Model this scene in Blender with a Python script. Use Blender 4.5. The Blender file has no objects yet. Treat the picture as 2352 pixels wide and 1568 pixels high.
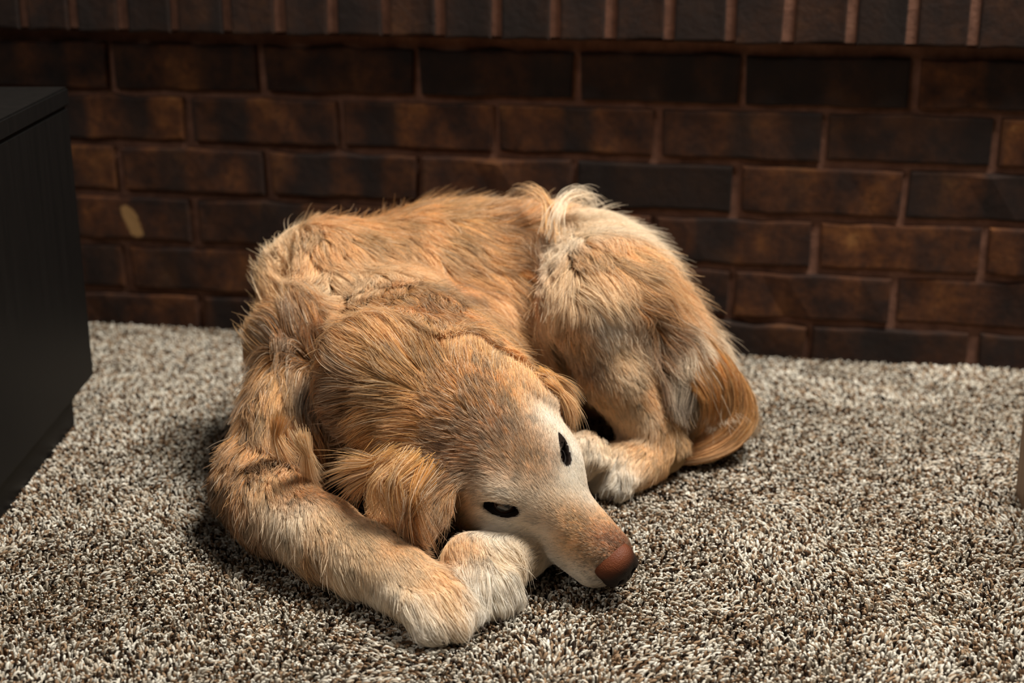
import bpy, bmesh, math, random
import numpy as np
from mathutils import Vector, Matrix, kdtree
from mathutils.bvhtree import BVHTree

random.seed(7)
rng = np.random.default_rng(7)
scene = bpy.context.scene

# ------------------------------------------------------------------ camera
CAM = np.array([0.69653941, -1.76312507, 0.59783405])
RT = np.array([0.98850, 0.15120, 0.00190]); UP = np.array([-0.04970, 0.31310, 0.94840]); FW = np.array([-0.14280, 0.93760, -0.31700])
FW /= np.linalg.norm(FW); RT -= FW*(RT@FW); RT /= np.linalg.norm(RT); UP = np.cross(RT, FW)
FPX = 2352*50/36.0
cd = bpy.data.cameras.new('camera'); cam = bpy.data.objects.new('camera', cd)
scene.collection.objects.link(cam); scene.camera = cam
cam.matrix_world = Matrix(((RT[0], UP[0], -FW[0], CAM[0]), (RT[1], UP[1], -FW[1], CAM[1]), (RT[2], UP[2], -FW[2], CAM[2]), (0, 0, 0, 1)))
cd.lens = 50; cd.sensor_width = 36; cd.clip_start = 0.05; cd.clip_end = 50
cd.dof.use_dof = True; cd.dof.focus_distance = 1.235; cd.dof.aperture_fstop = 4.0

# ------------------------------------------------------------------ light
w = bpy.data.worlds.new('room_light'); scene.world = w; w.use_nodes = True
w.node_tree.nodes['Background'].inputs[0].default_value = (1.0, 0.93, 0.86, 1)
w.node_tree.nodes['Background'].inputs[1].default_value = 0.03
def area(name, loc, target, sx, sy, power, col):
    l = bpy.data.lights.new(name, 'AREA'); l.shape = 'RECTANGLE'; l.size = sx; l.size_y = sy; l.energy = power; l.color = col
    o = bpy.data.objects.new(name, l); scene.collection.objects.link(o); o.location = loc
    d = Vector(target)-Vector(loc); o.rotation_euler = d.to_track_quat('-Z', 'Y').to_euler(); return o
area('window_light', (1.25, -0.42, 2.2), (0.55, -0.5, 0), 0.7, 0.7, 80, (1.0, 0.958, 0.88))
area('front_fill_light', (-0.9, -2.3, 2.0), (0.5, -0.5, 0), 1.0, 1.0, 12, (1.0, 0.95, 0.89))  # weak fill added from the front to lift the shade, not a window
vs = scene.view_settings
vs.view_transform = 'Standard'; vs.look = 'None'; vs.gamma = 1; vs.use_curve_mapping = False; vs.exposure = 0.0
scene.view_settings.exposure = 0.40

# ------------------------------------------------------------------ helpers
def ray(x, y):
    return RT*(x-1176)/FPX - UP*(y-784)/FPX + FW
def at(x, y, z=0.0):
    "the point at height z seen at this place of the photograph"
    d = ray(x, y); return CAM + d*((z-CAM[2])/d[2])
def link(o, parent=None):
    scene.collection.objects.link(o)
    if parent is not None: o.parent = parent
    return o
def mesh_obj(name, verts, faces, mat, parent=None, smooth=False):
    me = bpy.data.meshes.new(name); me.from_pydata([tuple(map(float, v)) for v in verts], [], faces); me.update()
    if mat: me.materials.append(mat)
    if smooth: me.polygons.foreach_set('use_smooth', [True]*len(me.polygons))
    return link(bpy.data.objects.new(name, me), parent)
def bm_obj(name, bm, mat, parent=None, smooth=False):
    me = bpy.data.meshes.new(name); bm.to_mesh(me); bm.free()
    if mat: me.materials.append(mat)
    if smooth: me.polygons.foreach_set('use_smooth', [True]*len(me.polygons))
    return link(bpy.data.objects.new(name, me), parent)
def tag(o, label=None, cat=None, group=None, kind=None):
    for k, v in (('label', label), ('category', cat), ('group', group), ('kind', kind)):
        if v: o[k] = v
    return o
class Mat:
    def __init__(s, name):
        s.m = bpy.data.materials.new(name); s.m.use_nodes = True; s.t = s.m.node_tree; s.b = s.t.nodes['Principled BSDF']
    def n(s, typ, **kw):
        x = s.t.nodes.new(typ)
        for k, v in kw.items():
            if isinstance(k, str) and hasattr(x, k): setattr(x, k, v)
        return x
    def l(s, a, b): s.t.links.new(a, b)
def ramp(M, fac, stops):
    r = M.n('ShaderNodeValToRGB'); M.l(fac, r.inputs[0]); e = r.color_ramp.elements
    while len(e) < len(stops): e.new(0.5)
    for i, (p, c) in enumerate(stops): e[i].position = p; e[i].color = (*c, 1)
    return r.outputs[0]
def noise(M, vec, scale, detail=4, rough=.55, off=None):
    n = M.n('ShaderNodeTexNoise'); n.inputs['Scale'].default_value = scale; n.inputs['Detail'].default_value = detail; n.inputs['Roughness'].default_value = rough
    if vec is not None: M.l(vec, n.inputs['Vector'])
    return n.outputs['Fac']
def mixc(M, fac, a, b, typ='MIX'):
    x = M.n('ShaderNodeMix'); x.data_type = 'RGBA'; x.blend_type = typ
    for i, v in ((0, fac), (6, a), (7, b)):
        if isinstance(v, (int, float)): x.inputs[i].default_value = v
        elif isinstance(v, tuple): x.inputs[i].default_value = (*v, 1)
        else: M.l(v, x.inputs[i])
    return x.outputs[2]
def mathn(M, op, a, b=0.0):
    x = M.n('ShaderNodeMath'); x.operation = op
    for i, v in ((0, a), (1, b)):
        if isinstance(v, (int, float)): x.inputs[i].default_value = v
        else: M.l(v, x.inputs[i])
    return x.outputs[0]

# ------------------------------------------------------------------ the brick hearth wall
BW, BH, JT = 0.2032, 0.0677, 0.0100
FLOOR2BED = 4.70*BH                                   # height of the top full bed joint above the carpet
def mortar_mat():
    M = Mat('mortar'); tc = M.n('ShaderNodeTexCoord').outputs['Object']
    c = ramp(M, noise(M, tc, 40, 6, .7), [(.3, (.095, .040, .023)), (.55, (.18, .080, .048)), (.8, (.26, .13, .082))])
    M.l(c, M.b.inputs['Base Color']); M.b.inputs['Roughness'].default_value = .95
    bp = M.n('ShaderNodeBump'); bp.inputs['Strength'].default_value = .6; bp.inputs['Distance'].default_value = .003
    M.l(noise(M, tc, 180, 5, .7), bp.inputs['Height']); M.l(bp.outputs[0], M.b.inputs['Normal']); return M.m
def brick_mat():
    M = Mat('flashed_brick'); tc = M.n('ShaderNodeTexCoord').outputs['Object']
    oi = M.n('ShaderNodeObjectInfo'); rnd = oi.outputs['Random']
    mp = M.n('ShaderNodeMapping'); M.l(tc, mp.inputs[0])
    cx = M.n('ShaderNodeCombineXYZ'); M.l(mathn(M, 'MULTIPLY', rnd, 37.0), cx.inputs[0]); M.l(mathn(M, 'MULTIPLY', rnd, 91.0), cx.inputs[1]); M.l(cx.outputs[0], mp.inputs['Location'])
    v = mp.outputs[0]
    n1 = noise(M, v, 17, 5, .65)
    base = ramp(M, n1, [(.27, (.009, .005, .004)), (.41, (.032, .0115, .0055)), (.55, (.078, .026, .0085)), (.69, (.155, .056, .015)), (.84, (.34, .165, .052))])
    # kiln flashing: broad dark bands across the length of some bricks
    st = M.n('ShaderNodeMapping'); M.l(v, st.inputs[0]); st.inputs['Scale'].default_value = (1, .15, .1)
    band = noise(M, st.outputs[0], 13, 1.5, .5)
    bf = ramp(M, band, [(.50, (0, 0, 0)), (.60, (1, 1, 1))])
    at_ = M.n('ShaderNodeAttribute'); at_.attribute_type = 'OBJECT'; at_.attribute_name = 'burn'
    base = mixc(M, mathn(M, 'MULTIPLY', bf, .75), base, (.009, .007, .0065))
    base = mixc(M, at_.outputs['Fac'], base, (.010, .0056, .0040))
    rough = noise(M, v, 120, 4, .7)
    base = mixc(M, mathn(M, 'MULTIPLY', ramp(M, rough, [(.35, (1, 1, 1)), (.5, (0, 0, 0))]), .4), base, (.010, .006, .005))
    # a pale clay smear that one brick carries, given in that brick's own coordinates
    pa = M.n('ShaderNodeAttribute'); pa.attribute_type = 'OBJECT'; pa.attribute_name = 'smear'
    sx_ = M.n('ShaderNodeSeparateXYZ'); M.l(tc, sx_.inputs[0])
    ux = mathn(M, 'ADD', mathn(M, 'SUBTRACT', sx_.outputs[0], pa.outputs['Fac']), mathn(M, 'MULTIPLY', sx_.outputs[2], .35))
    e_ = mathn(M, 'ADD', mathn(M, 'POWER', mathn(M, 'ABSOLUTE', mathn(M, 'DIVIDE', ux, .012)), 2.0), mathn(M, 'POWER', mathn(M, 'ABSOLUTE', mathn(M, 'DIVIDE', mathn(M, 'ADD', sx_.outputs[2], .004), .024)), 3.0))
    e_ = mathn(M, 'ADD', e_, mathn(M, 'MULTIPLY', mathn(M, 'SUBTRACT', rough, .5), 1.2))
    mk = mathn(M, 'MULTIPLY', ramp(M, e_, [(.55, (1, 1, 1)), (1.0, (0, 0, 0))]), mathn(M, 'GREATER_THAN', mathn(M, 'ABSOLUTE', pa.outputs['Fac']), .0001))
    base = mixc(M, mk, base, (.27, .15, .058))
    M.l(base, M.b.inputs['Base Color']); M.b.inputs['Roughness'].default_value = .85; M.b.inputs['Specular IOR Level'].default_value = .25
    bp = M.n('ShaderNodeBump'); bp.inputs['Strength'].default_value = .7; bp.inputs['Distance'].default_value = .002
    M.l(noise(M, v, 90, 6, .7), bp.inputs['Height']); M.l(bp.outputs[0], M.b.inputs['Normal']); return M.m
m_mortar = mortar_mat(); m_brick = brick_mat()

def brick_mesh(name, L, H, D, seed, bev=.0035):
    r = np.random.default_rng(seed)
    bm = bmesh.new(); bmesh.ops.create_cube(bm, size=1)
    bmesh.ops.scale(bm, vec=(L, D, H), verts=bm.verts)
    cuts = 5 if L > .12 else 1
    es = [e for e in bm.edges if abs((e.verts[0].co-e.verts[1].co).x) > L*.5]
    bmesh.ops.subdivide_edges(bm, edges=es, cuts=cuts)
    for v in bm.verts: v.co += Vector(r.normal(0, .0009, 3))
    fr = [e for e in bm.edges if e.verts[0].co.y < -D*.4 and e.verts[1].co.y < -D*.4 and (abs(e.verts[0].co.z-e.verts[1].co.z) < H*.3 or abs(e.verts[0].co.x) > L*.45) and len(e.link_faces) == 2 and e.calc_face_angle(0) > .8]
    bmesh.ops.bevel(bm, geom=fr, offset=bev, segments=2, affect='EDGES', profile=.6)
    me = bpy.data.meshes.new(name); bm.to_mesh(me); bm.free(); me.materials.append(m_brick); return me
LX, RX = -1.10, 2.15                                   # the stretch of hearth that is built
def box(bm, x0, x1, y0, y1, z0, z1):
    vs_ = [bm.verts.new(p) for p in ((x0,y0,z0),(x1,y0,z0),(x1,y1,z0),(x0,y1,z0),(x0,y0,z1),(x1,y0,z1),(x1,y1,z1),(x0,y1,z1))]
    for f in ((0,3,2,1),(4,5,6,7),(0,1,5,4),(1,2,6,5),(2,3,7,6),(3,0,4,7)): bm.faces.new([vs_[i] for i in f])
LEDGE_Z = FLOOR2BED + .0810
ROW_H = .102
bm = bmesh.new()
box(bm, LX, RX, .0085, .60, -.05, LEDGE_Z-.004)          # mortar core of the hearth front, joints recessed
box(bm, LX, RX, -.0235, .60, LEDGE_Z-.004+.006, LEDGE_Z+ROW_H-.006)
wall = bm_obj('wall_back', bm, m_mortar); tag(wall, 'low dark brown brick hearth front behind the dog, topped by a row of upright bricks', kind='structure')
# a plain plastered wall rises behind the hearth, above the frame
M = Mat('plaster'); M.b.inputs['Base Color'].default_value = (.10, .075, .055, 1); M.b.inputs['Roughness'].default_value = .9
bm = bmesh.new(); box(bm, LX, RX, .60, .68, -.05, 2.4); upper = bm_obj('wall_upper', bm, M.m); tag(upper, kind='structure')
stretchers = [brick_mesh('brick', BW-JT, BH-JT, .07, 100+i) for i in range(10)]
xs = {0: [], }
# joints measured row by row (in brick lengths from the first joint); rows run top (-1) to the carpet
def add_brick(me, x, y, z, burn, rz=0.0):
    o = bpy.data.objects.new('brick', me); link(o, wall); o.location = (x, y, z); o.rotation_euler = (random.gauss(0, .004), random.gauss(0, .003), rz+random.gauss(0, .005))
    o['burn'] = burn; return o
DARK = {(-1, 2.0): .55, (-1, 3.0): .75, (-1, 1.0): .45, (-1, 4.0): .7, (0, 3.5): .35, (0, 4.5): .6, (1, 3.0): .9, (4, 3.5): .55, (4, 4.5): .6, (4, 2.5): .5, (4, .5): .4, (3, 3.0): .4, (2, .5): .35}
for r in range(-1, 5):
    zc = FLOOR2BED - (r+.5)*BH
    off = .5 if r % 2 else 0.0
    for k in range(-5, 9):
        c = k+off+(.5 if True else 0)
        x = c*BW
        if x < LX+.1 or x > RX-.1: continue
        burn = DARK.get((r, c), float(np.clip(rng.normal(.12, .12), 0, .5)))
        b_ = add_brick(stretchers[rng.integers(10)], x+random.gauss(0, .0012), .035+random.gauss(0, .0012), zc-.001, burn)
        px_ = float((CAM+ray(305, 497)*(-CAM[1]/ray(305, 497)[1]))[0])
        if r == 2 and abs(px_-x) < BW/2: b_['smear'] = px_-x; b_['burn'] = .05
headers = [brick_mesh('brick', .0565, ROW_H, .205, 300+i, .003) for i in range(6)]
# joint centres of the upright bricks, in pixels along y=35 of the photograph, carried to the ledge's face
jp = [52,166,281,399,519,643,764,884,1010,1140,1275,1405.5,1539,1679,1817,1960,2098,2242]
jx = []
for p_ in jp:
    d = ray(p_, 35); jx.append(float((CAM + d*((-.03-CAM[1])/d[1]))[0]))
stp = (jx[-1]-jx[0])/(len(jx)-1)
jx = [jx[0]-stp*i for i in range(13, 0, -1)] + jx + [jx[-1]+stp*i for i in range(1, 12)]
for a_, b_ in zip(jx[:-1], jx[1:]):
    if a_ < LX or b_ > RX: continue
    o = add_brick(headers[rng.integers(6)], (a_+b_)/2, -.03+.1025, LEDGE_Z+ROW_H/2, float(np.clip(rng.normal(.78, .10), .5, .95)))
    o.scale.x = (b_-a_-.0125)/.0565

# ------------------------------------------------------------------ carpet
def carpet_base_mat():
    M = Mat('carpet_backing'); M.b.inputs['Base Color'].default_value = (.085, .066, .050, 1); M.b.inputs['Roughness'].default_value = 1; return M.m
bm = bmesh.new(); box(bm, LX, RX, -2.9, .004, -.05, -.009)
floor = bm_obj('floor', bm, carpet_base_mat()); tag(floor, 'greige speckled cut pile carpet', kind='structure')

# ------------------------------------------------------------------ black cabinet at the left
M = Mat('black_lacquer'); tc = M.n('ShaderNodeTexCoord').outputs['Object']
mp = M.n('ShaderNodeMapping'); mp.inputs['Scale'].default_value = (18, 18, 1.2); M.l(tc, mp.inputs[0])
M.l(ramp(M, noise(M, mp.outputs[0], 6, 4), [(.3, (.0035, .0032, .0030)), (.8, (.006, .0052, .0047))]), M.b.inputs['Base Color'])
M.b.inputs['Roughness'].default_value = .5; M.b.inputs['Specular IOR Level'].default_value = .15; m_black = M.m
cab = bpy.data.objects.new('cabinet', None); link(cab); cab.location = (.002, -.335, 0); cab.rotation_euler = (0, 0, math.radians(8.6))
tag(cab, 'low black lacquered cabinet on a recessed plinth at the left edge of the carpet', 'cabinet')
def cbox(name, x0, x1, y0, y1, z0, z1, bev=.0025, mat=None):
    bm = bmesh.new(); box(bm, x0, x1, y0, y1, z0, z1)
    bmesh.ops.bevel(bm, geom=bm.edges[:], offset=bev, segments=2, affect='EDGES')
    return bm_obj(name, bm, mat or m_black, cab)
cbox('body', -.52, -.0015, -1.10, -.0015, .05, .3545)
cbox('top', -.5215, 0, -1.1015, 0, .3555, .375, .002)
cbox('plinth', -.49, -.022, -1.07, -.022, -.008, .0495, .001)
for i in range(2):
    d_ = cbox('door', -.5215-.018, -.5222, -1.09+i*.545, -1.09+i*.545+.535, .055, .350, .002)
    kb = bmesh.new(); bmesh.ops.create_cone(kb, cap_ends=True, segments=16, radius1=.010, radius2=.013, depth=.02)
    bmesh.ops.rotate(kb, verts=kb.verts, matrix=Matrix.Rotation(math.radians(90), 3, 'Y')); bmesh.ops.translate(kb, verts=kb.verts, vec=(-.55, -.575+(.06 if i else -.03), .21))
    k_ = bm_obj('knob', kb, m_black, d_, True)

# ------------------------------------------------------------------ pale wooden furniture foot at the right edge
M = Mat('pale_wood'); tc = M.n('ShaderNodeTexCoord').outputs['Object']
mp = M.n('ShaderNodeMapping'); mp.inputs['Scale'].default_value = (30, 30, 2); M.l(tc, mp.inputs[0])
M.l(ramp(M, noise(M, mp.outputs[0], 5, 4), [(.3, (.22, .14, .085)), (.75, (.34, .235, .155))]), M.b.inputs['Base Color']); M.b.inputs['Roughness'].default_value = .6
fx, fy = at(2346, 1166)[:2]
stool = bpy.data.objects.new('footstool', None); link(stool); stool.location = (fx+.0225, fy+.02, 0)
tag(stool, 'footstool just past the right edge, only its pale tan wooden leg in view', 'footstool')
for lx_, ly_ in ((0, 0), (.50, 0), (0, -.42), (.50, -.42)):
    bm = bmesh.new(); bmesh.ops.create_cone(bm, cap_ends=True, segments=4, radius1=.030, radius2=.033, depth=.135)
    bmesh.ops.rotate(bm, verts=bm.verts, matrix=Matrix.Rotation(math.radians(45), 3, 'Z'))
    bmesh.ops.bevel(bm, geom=bm.edges[:], offset=.003, segments=2, affect='EDGES')
    leg_ = bm_obj('leg', bm, M.m, stool); leg_.location = (lx_, ly_, .0675-.006); leg_['label'] = 'pale tan wooden leg'
M = Mat('brown_fabric'); M.l(ramp(M, noise(M, M.n('ShaderNodeTexCoord').outputs['Object'], 220, 3), [(.3, (.05, .035, .025)), (.7, (.085, .062, .045))]), M.b.inputs['Base Color']); M.b.inputs['Roughness'].default_value = .95
bm = bmesh.new(); box(bm, .012, .56, -.48, -.012, .1285, .36); bmesh.ops.bevel(bm, geom=bm.edges[:], offset=.022, segments=4, affect='EDGES')
bm_obj('cushion', bm, M.m, stool, True)

# ================================================================== THE DOG
# a signed distance field, blended smoothly, is turned into one continuous skin by surface nets
H = 0.003
G0 = np.array([.13, -.84, -.012]); GN = np.array([230, 262, 112])
gx, gy, gz = [G0[i]+H*np.arange(GN[i], dtype=np.float32) for i in range(3)]
SDF = np.full(GN, 1.0, np.float32)
PARTS = []
def smin(a, b, k):
    h = np.clip(.5+.5*(b-a)/k, 0, 1); return b*(1-h)+a*h - k*h*(1-h)
def window(lo, hi):
    i0 = np.clip(np.floor((np.array(lo)-G0)/H).astype(int), 0, GN); i1 = np.clip(np.ceil((np.array(hi)-G0)/H).astype(int)+1, 0, GN)
    return tuple(slice(a, b) for a, b in zip(i0, i1))
def put(fn, lo, hi, k, sub=False):
    "evaluate a primitive's distance in its own box and blend it in"
    m = k+.03; wn = window(np.array(lo)-m, np.array(hi)+m)
    X, Y, Z = np.meshgrid(gx[wn[0]], gy[wn[1]], gz[wn[2]], indexing='ij', sparse=True)
    d = fn(X, Y, Z).astype(np.float32)
    if sub: SDF[wn] = -smin(-SDF[wn], d, k)
    else: SDF[wn] = smin(SDF[wn], d, k)
def capsule(a, b, ra, rb, k=.02, sub=False):
    a, b = np.array(a, float), np.array(b, float); ab = b-a; L2 = max(float(ab@ab), 1e-9)
    def fn(X, Y, Z):
        t = np.clip(((X-a[0])*ab[0]+(Y-a[1])*ab[1]+(Z-a[2])*ab[2])/L2, 0, 1)
        return np.sqrt((X-a[0]-t*ab[0])**2+(Y-a[1]-t*ab[1])**2+(Z-a[2]-t*ab[2])**2) - (ra+(rb-ra)*t)
    r = max(ra, rb); put(fn, np.minimum(a, b)-r, np.maximum(a, b)+r, k, sub)
def chain(pts, k=.02):
    for p, q in zip(pts[:-1], pts[1:]): capsule(p[:3], q[:3], p[3], q[3], k)
def ellip(c, R, r, k=.015, sub=False):
    "ellipsoid; the columns of R are its axes"
    c = np.array(c, float); R = np.array(R, float); r = np.array(r, float)
    def fn(X, Y, Z):
        P = [X-c[0], Y-c[1], Z-c[2]]
        q = [(P[0]*R[0, i]+P[1]*R[1, i]+P[2]*R[2, i])/r[i] for i in range(3)]
        k0 = np.sqrt(q[0]**2+q[1]**2+q[2]**2); k1 = np.sqrt((q[0]/r[0])**2+(q[1]/r[1])**2+(q[2]/r[2])**2)
        return np.where(k1 > 1e-6, k0*(k0-1)/np.maximum(k1, 1e-6), -r.min())
    e = np.abs(R)@r; put(fn, c-e, c+e, k, sub)
I3 = np.eye(3)

# --- head frame: origin between the eyes, x to the muzzle tip, y to the dog's left, z up
eR_ = at(1161, 1152, .077); eL_ = at(1282, 1044, .109); nose_ = at(1428, 1282, .039)
mid = (eR_+eL_)/2; fwd = nose_-mid; left = eL_-eR_; fwd -= left*(fwd@left)/(left@left); fwd /= np.linalg.norm(fwd); left /= np.linalg.norm(left)
upv = np.cross(fwd, left)
ca, sa = math.cos(math.radians(19)), math.sin(math.radians(19))
HX, HY, HZ = ca*fwd+sa*upv, left, ca*upv-sa*fwd
HR = np.stack([HX, HY, HZ], 1)
def hd(x, y, z): return mid + HR@np.array([x, y, z])
# --- torso, curled: chest at the left, spine along the back, haunches at the right
chain([(.345,-.370,.118,.095),(.392,-.290,.132,.100),(.47,-.262,.128,.100),(.55,-.285,.130,.092),(.588,-.32,.108,.070)], .04)
chain([(.36,-.46,.08,.068),(.42,-.42,.085,.080),(.46,-.37,.08,.075)], .03)           # brisket and belly side
# shoulder and upper arm down to the elbow on the carpet
ellip((.302,-.365,.186), I3, (.062,.060,.052), .03)
chain([(.300,-.395,.175,.050),(.298,-.455,.135,.047),(.298,-.525,.085,.040),(.278,-.585,.045,.034)], .025)
ellip((.322,-.415,.150), I3, (.052,.068,.058), .02)
TORSO = SDF
# forearm, wrist and paw of the near foreleg
SDF = np.full(GN, 1.0, np.float32)
chain([(.272,-.588,.040,.035),(.31,-.630,.041,.034),(.362,-.668,.039,.030),(.405,-.693,.034,.0255),(.440,-.714,.029,.0255)], .015)
FORE = SDF
# neck with its folds of loose skin, and throat
SDF = np.full(GN, 1.0, np.float32)
capsule((.375,-.44,.140),(.410,-.505,.128),.068,.072,.02)
capsule((.410,-.505,.128),(.442,-.560,.108),.074,.064,.02)
ellip(at(900,895,.140), I3, (.062,.042,.056), .006)
ellip(at(905,830,.165), I3, (.060,.030,.040), .006)
# skull
ellip(hd(-.055,0,-.018), HR, (.076,.058,.054), .02)
ellip(hd(-.015,0,-.018), HR, (.050,.047,.036), .02)
ellip(hd(-.094,.004,-.010), HR, (.054,.061,.057), .02)
ellip(hd(-.135,.012,-.012), HR, (.050,.062,.056), .02)
for s in (-1, 1):
    ellip(hd(-.016,s*(.036 if s < 0 else .030),-.030), HR, (.036,.017,.024), .012)    # cheekbones
    ellip(hd(-.008,s*.026,.008), HR, (.018,.016,.010), .010)     # brow ridges
    ellip(hd(-.050,s*.042,-.048), HR, (.048,.022,.038), .018)    # jaw muscles
    ellip(hd(-.018,s*(.032 if s < 0 else .024),-.048), HR, (.034,.018,.024), .014)
# muzzle
capsule(hd(.005,.001,-.018), hd(.080,.001,-.033), .030, .0225, .016)
capsule(hd(.010,0,-.040), hd(.080,0,-.050), .026, .019, .014)
for s in (-1, 1):
    capsule(hd(.02,s*.013,-.044), hd(.076,s*.011,-.050), .019, .016, .010)   # lips
capsule(hd(-.03,0,-.062), hd(.062,0,-.066), .024, .014, .004)   # lower jaw
# eye sockets
def eye_axes(s):
    n = np.array([.45, .75*s, .45]); n /= np.linalg.norm(n); a_ = np.array([-.8, .5*s, -.03]); a_ -= n*(a_@n); a_ /= np.linalg.norm(a_)
    b_ = np.cross(n, a_)*(1 if s < 0 else -1)
    if b_[2] < 0: b_ = -b_
    return n, a_, b_
EYE_P = {-1: np.array([.0015, -.0365, .0005]), 1: np.array([.0010, .0312, .0040])}
for s in (-1, 1):
    n_, a_, b_ = eye_axes(s)
    ellip(hd(*EYE_P[s]), HR@np.stack([a_, b_, n_], 1), (.0175,.0090,.0078), .004, sub=True)
HEAD = SDF
# folded paw under the muzzle
SDF = np.full(GN, 1.0, np.float32)
chain([(.56,-.60,.024,.022),(.532,-.650,.028,.023),(.500,-.680,.030,.024)], .012)
PAW2 = SDF
# haunch: thigh and knee
SDF = np.full(GN, 1.0, np.float32)
chain([(.584,-.340,.156,.062),(.582,-.375,.172,.052),(.573,-.408,.172,.038)], .03)
chain([(.630,-.340,.098,.054),(.652,-.292,.070,.048)], .03)       # rump
chain([(.585,-.340,.150,.06),(.638,-.345,.090,.05)], .03)
chain([(.680,-.300,.050,.030),(.704,-.325,.038,.022),(.708,-.350,.026,.015),(.692,-.368,.016,.010),(.662,-.378,.010,.007)], .015)   # tail
HAUNCH = SDF
# shin, hock, hind paw
SDF = np.full(GN, 1.0, np.float32)
chain([(.573,-.412,.170,.037),(.596,-.418,.112,.029),(.630,-.406,.052,.024),(.648,-.400,.028,.021)], .014)
chain([(.648,-.400,.024,.020),(.625,-.427,.024,.020),(.605,-.445,.024,.023)], .012)
SHIN = SDF
SDF = np.full(GN, 1.0, np.float32)
chain([(.50,-.40,.03,.03),(.535,-.44,.034,.024),(.562,-.470,.040,.021)], .012)  # far hind leg, tucked under
FARLEG = SDF
SDF = TORSO
for g_, k_ in ((HAUNCH, .022), (FORE, .012), (HEAD, .010), (PAW2, .006), (SHIN, .012), (FARLEG, .008)):
    wn_ = g_ < .08; SDF[wn_] = smin(SDF[wn_], g_[wn_], k_)
# paws with toes
def paw(base, tip, upn, wdt, hgt, k=.006, toes=4):
    base, tip = np.array(base), np.array(tip); d = tip-base; L = np.linalg.norm(d); d /= L
    sd = np.cross(d, upn); sd /= np.linalg.norm(sd); upn = np.cross(sd, d)
    capsule(base, base+d*L*.45, hgt, hgt*.95, .010)
    out = []
    for i in range(toes):
        s = (i-(toes-1)/2)/((toes-1)/2)
        L_ = L*(1.0-.16*s*s)
        c0 = base+d*L*.25+sd*s*wdt*.55; c1 = base+d*L_*.72+sd*s*(wdt*.82)+upn*hgt*.12; c2 = base+d*L_*.98+sd*s*(wdt*.92)-upn*hgt*.28
        capsule(c0, c1, hgt*.55, hgt*.48, k*.6); capsule(c1, c2, hgt*.48, hgt*.38, k*.4)
        out.append((c2+d*hgt*.36-upn*hgt*.10, d+sd*s*.25, hgt*.20))
    return out
UPZ = np.array([0, 0, 1.])
claws = []
claws += paw((.437,-.714,.027), (.503,-.750,.018), UPZ, .029, .025)
claws += paw((.496,-.684,.030), (.518,-.724,.015), UPZ, .024, .021)
claws += paw((.615,-.436,.022), (.588,-.462,.016), UPZ, .024, .020)
paw((.560,-.470,.040), (.588,-.463,.055), (-.4,-.5,.6), .018, .015)
# nothing sinks through the carpet
Zg = gz[None, None, :]
SDF = np.maximum(SDF, -(Zg+.004))

# --- the ears: soft flaps, meshes of their own
BODY = SDF
def ear_sdf(base, tip, nrm, wd, th, name):
    global SDF
    SDF = np.full(GN, 1.0, np.float32)
    base, tip, nrm = map(lambda v: np.array(v, float), (base, tip, nrm)); d = tip-base; L = np.linalg.norm(d); d /= L
    nrm = nrm-d*(nrm@d); nrm /= np.linalg.norm(nrm); wv = np.cross(nrm, d); R = np.stack([d, wv, nrm], 1)
    ellip(base+d*L*.30, R, (L*.42, wd, th), .01); ellip(base+d*L*.62, R, (L*.42, wd*.78, th*.85), .01); capsule(base, base+d*L*.15, th*1.3, th*1.2, .012)
    r = SDF; SDF = BODY; return r, d
right_base, right_tip = hd(-.085,-.052,.010), at(945,1235,.045)
left_base, left_tip = hd(-.084,.056,.006), hd(-.066,.074,-.036)
EARS = [ear_sdf(right_base, right_tip, np.array([-.35,-.85,.1]), .040, .008, 'r'), ear_sdf(left_base, left_tip, HY+HX*.1, .030, .008, 'l')]
def surface_nets(S):
    nx, ny, nz = S.shape
    ins = S < 0
    c = np.zeros((nx-1, ny-1, nz-1), np.int8)
    for dx in (0, 1):
        for dy in (0, 1):
            for dz in (0, 1): c += ins[dx:nx-1+dx, dy:ny-1+dy, dz:nz-1+dz]
    act = (c > 0) & (c < 8); idx = np.argwhere(act); vid = np.full(act.shape, -1, np.int64); vid[act] = np.arange(len(idx))
    acc = np.zeros((len(idx), 3)); cnt = np.zeros(len(idx)); cor = [(a, b, c_) for a in (0, 1) for b in (0, 1) for c_ in (0, 1)]
    for i in range(8):
        for j in range(i+1, 8):
            a, b = np.array(cor[i]), np.array(cor[j])
            if np.abs(a-b).sum() != 1: continue
            va = S[tuple((idx+a).T)]; vb = S[tuple((idx+b).T)]; m = (va < 0) != (vb < 0)
            t = np.where(m, va/np.where(m, va-vb, 1), 0)
            acc += m[:, None]*(a+(b-a)*t[:, None]); cnt += m
    V = idx+acc/cnt[:, None]
    F = []
    for ax in range(3):
        o1, o2 = [(1, 2), (2, 0), (0, 1)][ax]
        sh = [slice(None)]*3; s0 = list(sh); s1 = list(sh); s0[ax] = slice(0, -1); s1[ax] = slice(1, None)
        a, b = ins[tuple(s0)], ins[tuple(s1)]
        for flip in (0, 1):
            e = np.argwhere((a & ~b) if not flip else (~a & b))
            e = e[(e[:, o1] > 0) & (e[:, o2] > 0) & (e[:, o1] < S.shape[o1]-1) & (e[:, o2] < S.shape[o2]-1)]
            q = []
            for u, v in ((0, 0), (1, 0), (1, 1), (0, 1)):
                c_ = e.copy(); c_[:, o1] -= 1-u; c_[:, o2] -= 1-v; q.append(vid[tuple(c_.T)])
            q = np.stack(q, 1)
            F.append(q if not flip else q[:, ::-1])
    return V*H+G0, np.concatenate(F)
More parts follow.
